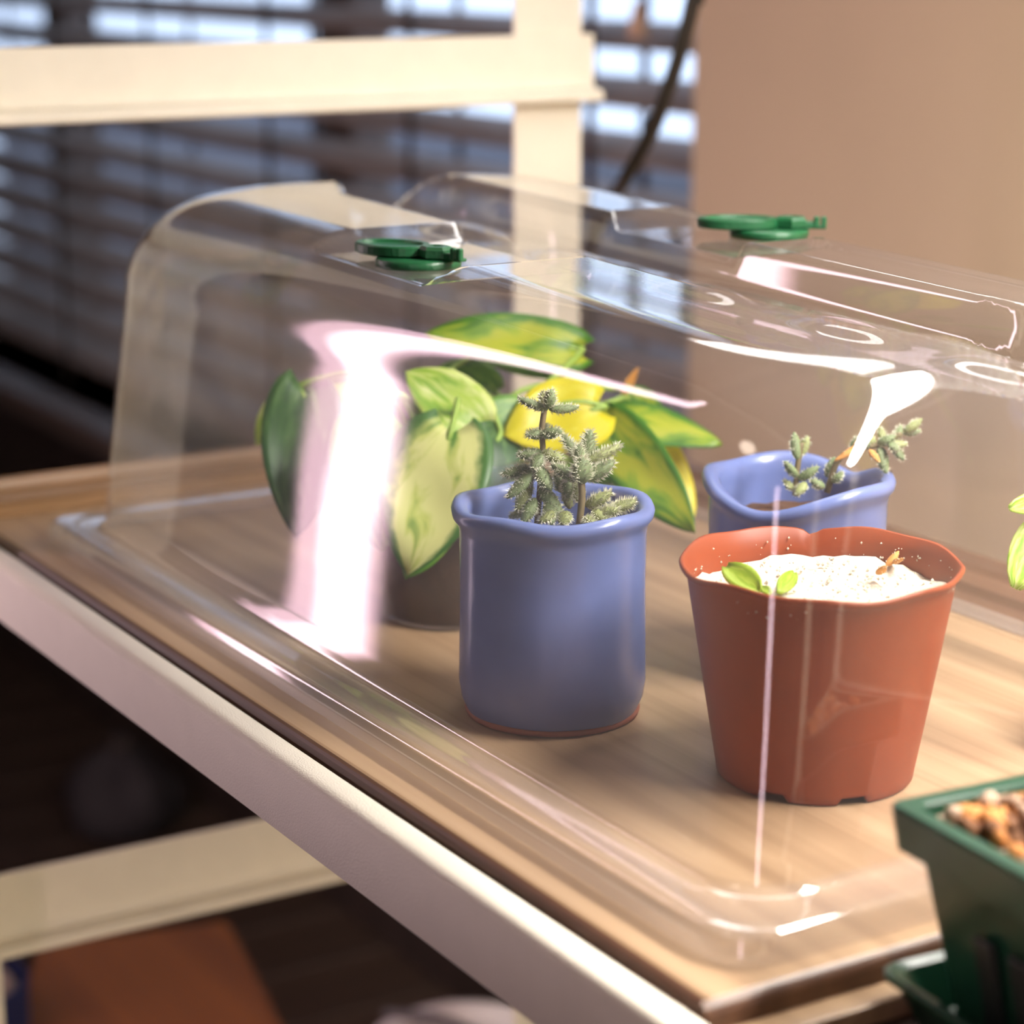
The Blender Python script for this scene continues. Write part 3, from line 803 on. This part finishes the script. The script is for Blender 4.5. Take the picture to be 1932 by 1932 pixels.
s1 = on_z(1470, 1118, 0.0662); s2 = on_z(1498, 1088, 0.0675)
small_leaf('seedling_leaf', s1, s2 + Vector((0, 0, .0015)), 0.0055, toC + Vector((0, 0, .5)), M['seed'], tp)
s1 = on_z(1436, 1108, 0.0655); s2 = on_z(1452, 1120, 0.0665)
small_leaf('seedling_leaf', s1, s2, 0.0035, toC + Vector((0, 0, .5)), M['seed'], tp)
for (a, b, r) in (((1655, 1082), (1668, 1062), 9), ((1672, 1068), (1692, 1034), 9), ((1680, 1060), (1700, 1048), 7)):
    fuzzy_leaf(on_z(a[0], a[1], 0.0655), on_z(b[0], b[1], 0.0700) - F0 * 0.004, r * 0.8 / FPX, M['dry'], tp, 14, 0.0006)

# ------------------------------------------------------------------ pothos
PC = (-0.800, 0.452)
po = empty('potted_pothos', (PC[0], PC[1], 0), 'variegated yellow-green pothos with broad leaves in a clear cup of soil', 'potted plant')
lathe('clear_cup', [(0.0, 0.0004), (0.026, 0.0004), (0.0272, 0.0015), (0.031, 0.04), (0.0335, 0.068), (0.0350, 0.0685), (0.0350, 0.070), (0.0332, 0.0702), (0.0325, 0.0685), (0.0300, 0.04), (0.0262, 0.002), (0.0, 0.0015)], (PC[0], PC[1], 0), M['cup'], po, 48)
lathe('soil', [(0.0, 0.002), (0.0256, 0.0021), (0.0296, 0.04), (0.0312, 0.056), (0.030, 0.058), (0.0, 0.060)], (PC[0], PC[1], 0), M['soil'], po, 40,
      lambda th, i, r, z: (r * (1 - 0.03 * abs(noise.noise(Vector((math.cos(th) * 5, math.sin(th) * 5, z * 120))))), z))
dpo = depth_of((PC[0], PC[1], 0.08))
crown = Vector((PC[0], PC[1], 0.058))
def pothos_leaf(bx, by, tx, ty, wpx, mat, db=0.0, dt=0.0, roll=0.0, droop=0.12, fold=0.10, up=0.35):
    b = at(bx, by, dpo + db); t = at(tx, ty, dpo + dt)
    u = t - b; L = u.length; u.normalize()
    nrm = toC + Vector((0, 0, up)); nrm = (nrm - u * nrm.dot(u)).normalized()
    nrm = Matrix.Rotation(R_(roll), 3, u) @ nrm
    s = u.cross(nrm)
    W = 1.22 * wpx * dpo / FPX
    vs = []; fs = []; uv = []; nu, nv = 18, 10
    for i in range(nu + 1):
        tt = i / nu
        h = (tt + 0.015) ** 0.42 * (1 - tt + 0.002) ** 0.80 / 0.535
        for k in range(nv + 1):
            q = -1 + 2 * k / nv
            lobe = -0.13 * L * (abs(q) ** 1.5) * (1 - tt) ** 3          # heart-shaped base
            off = droop * L * (0.25 - (tt - 0.5) ** 2) + fold * W * (abs(q) ** 1.3) * h * 0.6 + 0.02 * W * math.sin(tt * 9 + q * 2)
            vs.append(b + u * (L * tt + lobe) + s * (h * W / 2 * q) + nrm * off)
            uv.append((0.5 + q / 2, tt))
    for i in range(nu):
        for k in range(nv): fs.append((i * (nv + 1) + k, i * (nv + 1) + k + 1, (i + 1) * (nv + 1) + k + 1, (i + 1) * (nv + 1) + k))
    lf = mk('leaf', vs, fs, mat, po, True, uv)
    sd = lf.modifiers.new('thick', 'SOLIDIFY'); sd.thickness = 0.0005
    mid = (crown + b) / 2 + Vector((0, 0, 0.012)) - u * 0.012
    tube('petiole', bez([crown + Vector((rnd.uniform(-.008, .008), rnd.uniform(-.008, .008), 0)), mid, b - u * 0.003, b + u * 0.004], 6), 0.0013, M['petiole'], lf, 7)
# base px, tip px, width px, material, depth base, depth tip, roll
pothos_leaf(575, 735, 560, 1015, 150, M['lf_dark'], 0.02, 0.0, -10)
pothos_leaf(560, 740, 482, 840, 80, M['lf_lime'], 0.05, 0.05, 20)
pothos_leaf(850, 815, 770, 1085, 190, M['lf_pale'], -0.025, -0.045, 8)
pothos_leaf(690, 800, 720, 1040, 150, M['lf_mid'], -0.01, -0.02, -14)
pothos_leaf(905, 800, 765, 700, 120, M['lf_lime'], 0.0, 0.0, 12)
pothos_leaf(985, 785, 850, 845, 105, M['lf_mid'], 0.01, -0.005, -10)
pothos_leaf(860, 790, 745, 850, 90, M['lf_dark'], 0.02, 0.01, 0)
pothos_leaf(1128, 770, 950, 822, 150, M['lf_yel'], 0.012, 0.0, 4)
pothos_leaf(1085, 660, 800, 630, 115, M['lf_var'], 0.05, 0.04, 4)
pothos_leaf(930, 668, 1105, 712, 55, M['lf_mid'], 0.07, 0.06, 12)
pothos_leaf(930, 740, 830, 690, 90, M['lf_mid'], 0.06, 0.06, 0)
pothos_leaf(1130, 790, 1362, 838, 105, M['lf_var'], 0.05, 0.04, -22)
pothos_leaf(1145, 800, 1312, 1005, 120, M['lf_var'], 0.03, 0.0, 26)
pothos_leaf(1165, 830, 1310, 975, 150, M['lf_yel'], 0.055, 0.05, -8)
pothos_leaf(985, 870, 880, 900, 80, M['lf_yel'], 0.015, 0.01, 0)
pothos_leaf(1000, 830, 900, 905, 110, M['lf_lime'], 0.03, 0.02, 6)
pothos_leaf(1080, 870, 1180, 905, 80, M['lf_mid'], 0.04, 0.03, 0)
pothos_leaf(940, 820, 905, 955, 105, M['lf_dark'], 0.0, -0.02, -24)
pothos_leaf(840, 985, 765, 1092, 85, M['lf_mid'], -0.015, -0.03, 20)
pothos_leaf(1190, 745, 1255, 800, 60, M['lf_var'], 0.06, 0.06, 0)
pothos_leaf(1178, 740, 1205, 692, 16, M['dry'], 0.05, 0.05, 0)
pothos_leaf(640, 790, 690, 690, 90, M['lf_lime'], 0.06, 0.06, 10)

# ------------------------------------------------------------------ small plant at the right back of the tray
sp_c = (-0.535, 0.570)
sp_ = empty('leafy_cutting', (sp_c[0], sp_c[1], 0.0), 'light green leafy cutting at the back corner of the tray, near the terracotta pot', 'potted plant')
lathe('pot', [(0.0, 0.0005), (0.016, 0.0005), (0.017, 0.002), (0.021, 0.026), (0.0225, 0.0262), (0.0225, 0.030), (0.0208, 0.030), (0.0195, 0.024), (0.0, 0.023)], (sp_c[0], sp_c[1], 0), M['terra'], sp_, 36)
lathe('soil', [(0.0, 0.0245), (0.0193, 0.0235)], (sp_c[0], sp_c[1], 0), M['soil'], sp_, 24)
dl = depth_of((sp_c[0], sp_c[1], 0.05))
pb = Vector((sp_c[0], sp_c[1], 0.026))
for (x0, y0, x1, y1, wd) in ((1985, 965, 1915, 1110, 0.016), (2000, 940, 1905, 960, 0.008), (1995, 960, 2010, 1080, 0.016)):
    a, b = at(x0, y0, dl), at(x1, y1, dl - 0.01)
    lf = small_leaf('leaf', a, b, wd, toC + Vector((0, 0, .4)), M['lf_lime'], sp_, 0.1)
    tube('stem', bez([pb, (pb + a) / 2 + Vector((0, 0, .012)), a], 6), 0.0009, M['petiole'], sp_, 6)

# ------------------------------------------------------------------ green square pot with saucer (foreground)
gc = Vector((-0.3975, 0.4205, 0)); rot = R_(-4)
def G(u, v, z):
    c_, s_ = math.cos(rot), math.sin(rot)
    return (gc.x + c_ * u - s_ * v, gc.y + s_ * u + c_ * v, z)
def sq_ring(h, r, z, n=6):
    pts = []
    for (sx, sy, a0) in ((1, -1, -90), (1, 1, 0), (-1, 1, 90), (-1, -1, 180)):
        for k in range(n + 1):
            a = R_(a0 + 90 * k / n)
            pts.append(G(sx * (h - r) + r * math.cos(a), sy * (h - r) + r * math.sin(a), z))
    return pts
def sq_loft(name, rings, mat, parent):
    vs = []; fs = []; n = len(rings[0])
    for r in rings: vs += r
    for i in range(len(rings) - 1):
        for k in range(n):
            k2 = (k + 1) % n; fs.append((i * n + k, i * n + k2, (i + 1) * n + k2, (i + 1) * n + k))
    fs.append(tuple(range(n - 1, -1, -1))); fs.append(tuple(range((len(rings) - 1) * n, len(rings) * n)))
    bm = bmesh.new(); me = bpy.data.meshes.new('t'); me.from_pydata(vs, [], fs); bm.from_mesh(me); bpy.data.meshes.remove(me)
    return bmobj(name, bm, mat, parent)
SZ = -0.0144
sau = empty('plant_saucer', (gc.x, gc.y, SZ), 'square dark green plastic saucer under the green square pot', 'saucer')
sq_loft('saucer_dish', [sq_ring(0.032, 0.006, SZ), sq_ring(0.0335, 0.006, SZ + 0.001), sq_ring(0.0385, 0.007, SZ + 0.0130), sq_ring(0.0410, 0.008, SZ + 0.0138), sq_ring(0.0412, 0.008, SZ + 0.0155), sq_ring(0.0400, 0.008, SZ + 0.0160), sq_ring(0.0370, 0.007, SZ + 0.0150), sq_ring(0.0318, 0.006, SZ + 0.0030), sq_ring(0.028, 0.005, SZ + 0.0025)], M['gpot'], sau)
gp = empty('square_plant_pot', (gc.x, gc.y, SZ + 0.0027), 'square dark green plastic pot filled with brown pebbles', 'plant pot')
ZB, ZR = SZ + 0.0030, 0.0500
sq_loft('pot', [sq_ring(0.024, 0.004, ZB), sq_ring(0.0255, 0.004, ZB + 0.001), sq_ring(0.0335, 0.004, ZR - 0.0145), sq_ring(0.0385, 0.004, ZR - 0.0125), sq_ring(0.0400, 0.004, ZR - 0.0010), sq_ring(0.0394, 0.004, ZR), sq_ring(0.0345, 0.0035, ZR), sq_ring(0.0338, 0.0035, ZR - 0.001), sq_ring(0.0310, 0.003, ZR - 0.014), sq_ring(0.022, 0.003, ZB + 0.004)], M['gpot'], gp)
# raised dark ribs on the face turned to the front
for k, u in enumerate((-0.004, 0.010)):
    bm = bmesh.new(); bm_box(bm, u - 0.004, u + 0.004, -0.0012, 0.0012, 0, 0.030, 0.0006, 1)
    for v in bm.verts:
        t = v.co.z / 0.030
        v.co = Vector(G(v.co.x, -0.0268 - 0.0066 * t + v.co.y, ZB + 0.004 + v.co.z))
    bmobj('rib', bm, M['gpotd'], gp)
pebm = []
for q in range(3):
    bm = bmesh.new(); bmesh.ops.create_icosphere(bm, subdivisions=1, radius=1.0)
    for v in bm.verts: v.co *= 1 + 0.35 * noise.noise(v.co * 1.3 + Vector((q * 5, 0, 0)))
    me = bpy.data.meshes.new('pebble'); bm.to_mesh(me); bm.free(); me.materials.append(M['peb%d' % (q + 1)])
    me.polygons.foreach_set('use_smooth', [True] * len(me.polygons)); pebm.append(me)
for q in range(170):
    u, v = rnd.uniform(-0.033, 0.033), rnd.uniform(-0.033, 0.033)
    s = rnd.uniform(0.0024, 0.0052)
    o = bpy.data.objects.new('pebble', pebm[rnd.choice((0, 0, 1, 1, 2))]); COL.objects.link(o)
    g_ = Vector(G(max(-0.0328 + s * .8, min(0.0328 - s * .8, u)), max(-0.0328 + s * .8, min(0.0328 - s * .8, v)), ZR - 0.0060 + rnd.uniform(0, 0.005)))
    o.location = g_ - gp.location; o.parent = gp
    o.scale = (s, s * rnd.uniform(0.7, 1), s * rnd.uniform(0.6, 0.9)); o.rotation_euler = (rnd.uniform(0, 6), rnd.uniform(0, 6), rnd.uniform(0, 6))
sq_loft('pebble_bed', [sq_ring(0.0255, 0.003, ZB + 0.006), sq_ring(0.0320, 0.003, ZR - 0.0080)], M['peb3'], gp)

# ------------------------------------------------------------------ cable
YC_ = 0.76
pts = [on_y(x, y, YC_) for x, y in ((1318, -60), (1308, 0), (1290, 75), (1262, 165), (1225, 258), (1175, 345), (1148, 395))]
top = Vector((pts[0].x + 0.02, YC_ - 0.012, 0.452))
end = [Vector((pts[-1].x - 0.035, YC_ + 0.005, 0.05)), Vector((pts[-1].x - 0.05, YC_ + 0.02, -0.25)), Vector((pts[-1].x - 0.06, YC_ + 0.06, -0.6)), Vector((pts[-1].x - 0.10, YC_ + 0.10, FZ + 0.004)), Vector((pts[-1].x - 0.35, YC_ + 0.16, FZ + 0.004))]
tag(tube('power_cable', bez([top + Vector((0.012, -0.032, 0.0102)), top] + pts + end, 8), 0.0044, M['cable'], None, 10),
    'black power cable curving down behind the dome against the wall', 'cable')

# ------------------------------------------------------------------ things on the floor beneath
# orange-brown wooden stool
zt = -0.50
q = [on_z(432, 1733, zt), on_z(560, 1975, zt), on_z(10, 1990, zt), on_z(72, 1778, zt)]
st = empty('wooden_stool', ((q[0].x + q[2].x) / 2, (q[0].y + q[2].y) / 2, FZ), 'orange-brown wooden stool with a flat tapering seat on the floor', 'stool')
def prism(name, quad, z0, z1, mat, parent, bev=0.004):
    bm = bmesh.new()
    a = [bm.verts.new((p.x, p.y, z0)) for p in quad]; b = [bm.verts.new((p.x, p.y, z1)) for p in quad]
    bm.faces.new(a); bm.faces.new(b)
    for i in range(4): bm.faces.new((a[i], a[(i + 1) % 4], b[(i + 1) % 4], b[i]))
    bmesh.ops.recalc_face_normals(bm, faces=bm.faces)
    bmesh.ops.bevel(bm, geom=list(bm.edges), offset=bev, segments=2, affect='EDGES')
    return bmobj(name, bm, mat, parent)
prism('seat', q, zt - 0.022, zt, M['orange'], st)
cq = sum(q, Vector()) / 4
for p in q:
    c_ = p.lerp(cq, 0.18)
    box('leg', c_.x - 0.014, c_.x + 0.014, c_.y - 0.014, c_.y + 0.014, FZ + 0.0006, zt - 0.0225, M['orange'], st, 0.003)

# navy fabric basket with a folded cloth
zt = -0.46
c_ = on_z(-84, 1850, zt)
nb = empty('fabric_basket', (c_.x, c_.y, FZ), 'navy blue round fabric basket on the floor beside the wooden stool', 'basket')
lathe('basket_body', [(0.0, FZ + 0.001), (0.042, FZ + 0.001), (0.045, FZ + 0.004), (0.052, zt - 0.004), (0.051, zt), (0.049, zt), (0.048, zt - 0.004), (0.043, FZ + 0.01), (0.0, FZ + 0.008)], (c_.x, c_.y, 0), M['navy'], nb, 40)
lathe('folded_cloth', [(0.0, zt + 0.020), (0.02, zt + 0.018), (0.036, zt + 0.008), (0.044, zt - 0.004), (0.046, zt - 0.030), (0.0, zt - 0.03)], (c_.x, c_.y, 0), M['cloth'], nb, 40,
      lambda th, i, r, z: (r, z + 0.006 * math.sin(3 * th) * (r > 0.02)))

# white plastic tub with a lid
zt = -0.50
c_ = on_z(880, 1965, zt)
wt = empty('plastic_tub', (c_.x, c_.y, FZ), 'white plastic tub with a rounded lid and grey seam on the floor', 'tub')
lathe('tub_body', [(0.0, FZ + 0.001), (0.062, FZ + 0.001), (0.066, FZ + 0.006), (0.076, zt - 0.030), (0.0, zt - 0.028)], (c_.x, c_.y, 0), M['white'], wt, 48)
lathe('seam', [(0.0, zt - 0.0295), (0.0775, zt - 0.0295), (0.0785, zt - 0.027), (0.0775, zt - 0.0245), (0.0, zt - 0.0245)], (c_.x, c_.y, 0), M['seam'], wt, 48)
lathe('lid', [(0.0785, zt - 0.024), (0.0790, zt - 0.016), (0.076, zt - 0.006), (0.066, zt), (0.050, zt + 0.001), (0.048, zt - 0.003), (0.0, zt - 0.002)], (c_.x, c_.y, 0), M['white'], wt, 48)
# grey strap across the lid
p0, p1 = on_z(830, 1885, zt + 0.004), on_z(930, 1930, zt + 0.004)
tube('handle', bez([c_ + Vector((-0.07, -0.03, 0.0)), c_ + Vector((-0.03, -0.005, 0.006)), c_ + Vector((0.02, 0.01, 0.006)), c_ + Vector((0.068, 0.03, 0.0))], 6), 0.004, M['seam'], wt, 8)

# dark bag by the wall
for i, (px, py, sx, lab) in enumerate(((235, 1560, 0.07, 'slumped dark plum cloth bag on the floor behind the wooden stool'),)):
    c_ = on_z(px, py, FZ)
    bg = empty('cloth_bag', (c_.x, c_.y, FZ), lab, 'bag')
    lathe('bag_body', [(0.0, 0.001), (sx * 0.8, 0.001), (sx, 0.03), (sx * 0.95, 0.06), (sx * 0.6, 0.085), (sx * 0.2, 0.10), (sx * 0.16, 0.115), (0.0, 0.115)], (c_.x, c_.y, FZ), M['bag'], bg, 40,
          lambda th, k, r, z: (r * (1 + 0.10 * math.sin(5 * th + z * 30) * (z > 0.01)), z + 0.010 * math.sin(3 * th + 1) * (0.02 < z < 0.09)))
    lathe('tie', [(sx * 0.16, 0.101), (sx * 0.26, 0.103), (sx * 0.26, 0.110), (sx * 0.16, 0.112)], (c_.x, c_.y, FZ), M['tape'], bg, 24)

# ------------------------------------------------------------------ lamps and the added room fill (all outside the frame)
def bar_lamp(x0, x1, y0, y1, zc, label, mat):
    gl = empty('grow_light', ((x0 + x1) / 2, (y0 + y1) / 2, zc), label, 'lamp')
    box('housing', x0 - 0.01, x1 + 0.01, y0 - 0.012, y1 + 0.012, zc - 0.022, zc - 0.0005, M['metal'], gl, 0.003)
    box('led_diffuser', x0, x1, y0, y1, zc - 0.0265, zc - 0.0222, mat, gl)
bar_lamp(-0.56, -0.06, 0.60, 0.665, 0.4275, 'wide white grow light bar under the upper shelf above the dome', M['led'])
bar_lamp(-0.96, -0.62, 0.60, 0.665, 0.4275, 'dimmer grow light bar under the upper shelf by the back post', M['ledm'])
bar_lamp(-0.40, -0.06, 0.46, 0.58, -0.0305, 'short white grow light bar under the shelf that carries the tray', M['ledl'])
def floor_panel(x, y, ang, hw, core, z0, z1, label):
    fp = empty('floor_light_panel', (x, y, FZ), label, 'lamp')
    def fbox(name, u0, u1, v0, v1, za, zb, mat, bev=0.0):   # u across, v towards the rack
        bm = bmesh.new(); bm_box(bm, u0, u1, v0, v1, za, zb, bev)
        for v in bm.verts:
            u_, v_, z_ = v.co
            v.co = Vector((x - math.sin(ang) * u_ + math.cos(ang) * v_, y + math.cos(ang) * u_ + math.sin(ang) * v_, z_))
        return bmobj(name, bm, mat, fp)
    fbox('base_plate', -0.13, 0.13, -0.15, 0.11, FZ + 0.0005, FZ + 0.02, M['metal'], 0.004)
    fbox('pole', -0.012, 0.012, -0.048, -0.024, FZ + 0.0205, z0 + 0.1, M['metal'], 0.003)
    fbox('panel_frame', -hw - 0.008, hw + 0.008, -0.022, 0.0, z0 - 0.01, z1 + 0.01, M['metal'], 0.003)
    fbox('panel_diffuser', -hw, hw, 0.0005, 0.006, z0, z1, M['ledp'])
    if core: fbox('led_core', core[0], core[1], 0.0065, 0.012, z0 + 0.005, z1 - 0.005, M['ledc'])
floor_panel(-1.408, 0.0, R_(90), 0.068, (-0.062, 0.012), -0.68, 1.0, 'tall pink-white floor-standing light panel in front of the rack end')
floor_panel(0.42, -0.62, math.atan2(0.42 + 0.62, -0.55 - 0.42), 0.045, (-0.022, 0.022), -0.28, 0.9, 'short pink-white light panel raised off the floor on a pole stand')
cl = empty('ceiling_fill', (-0.6, -0.7, CZ), 'round flat glowing disc added on the ceiling as room fill', 'lamp')  # unseen fill source, added to lift the room light
lathe('fill_rim', [(0.0, 0.0), (0.22, 0.0), (0.225, -0.01), (0.225, -0.05), (0.21, -0.052), (0.20, -0.045)], (-0.6, -0.7, CZ - 0.0005), M['metal'], cl, 48)
lathe('fill_diffuser', [(0.0, -0.075), (0.10, -0.070), (0.18, -0.056), (0.20, -0.047)], (-0.6, -0.7, CZ), M['fillw'], cl, 48)
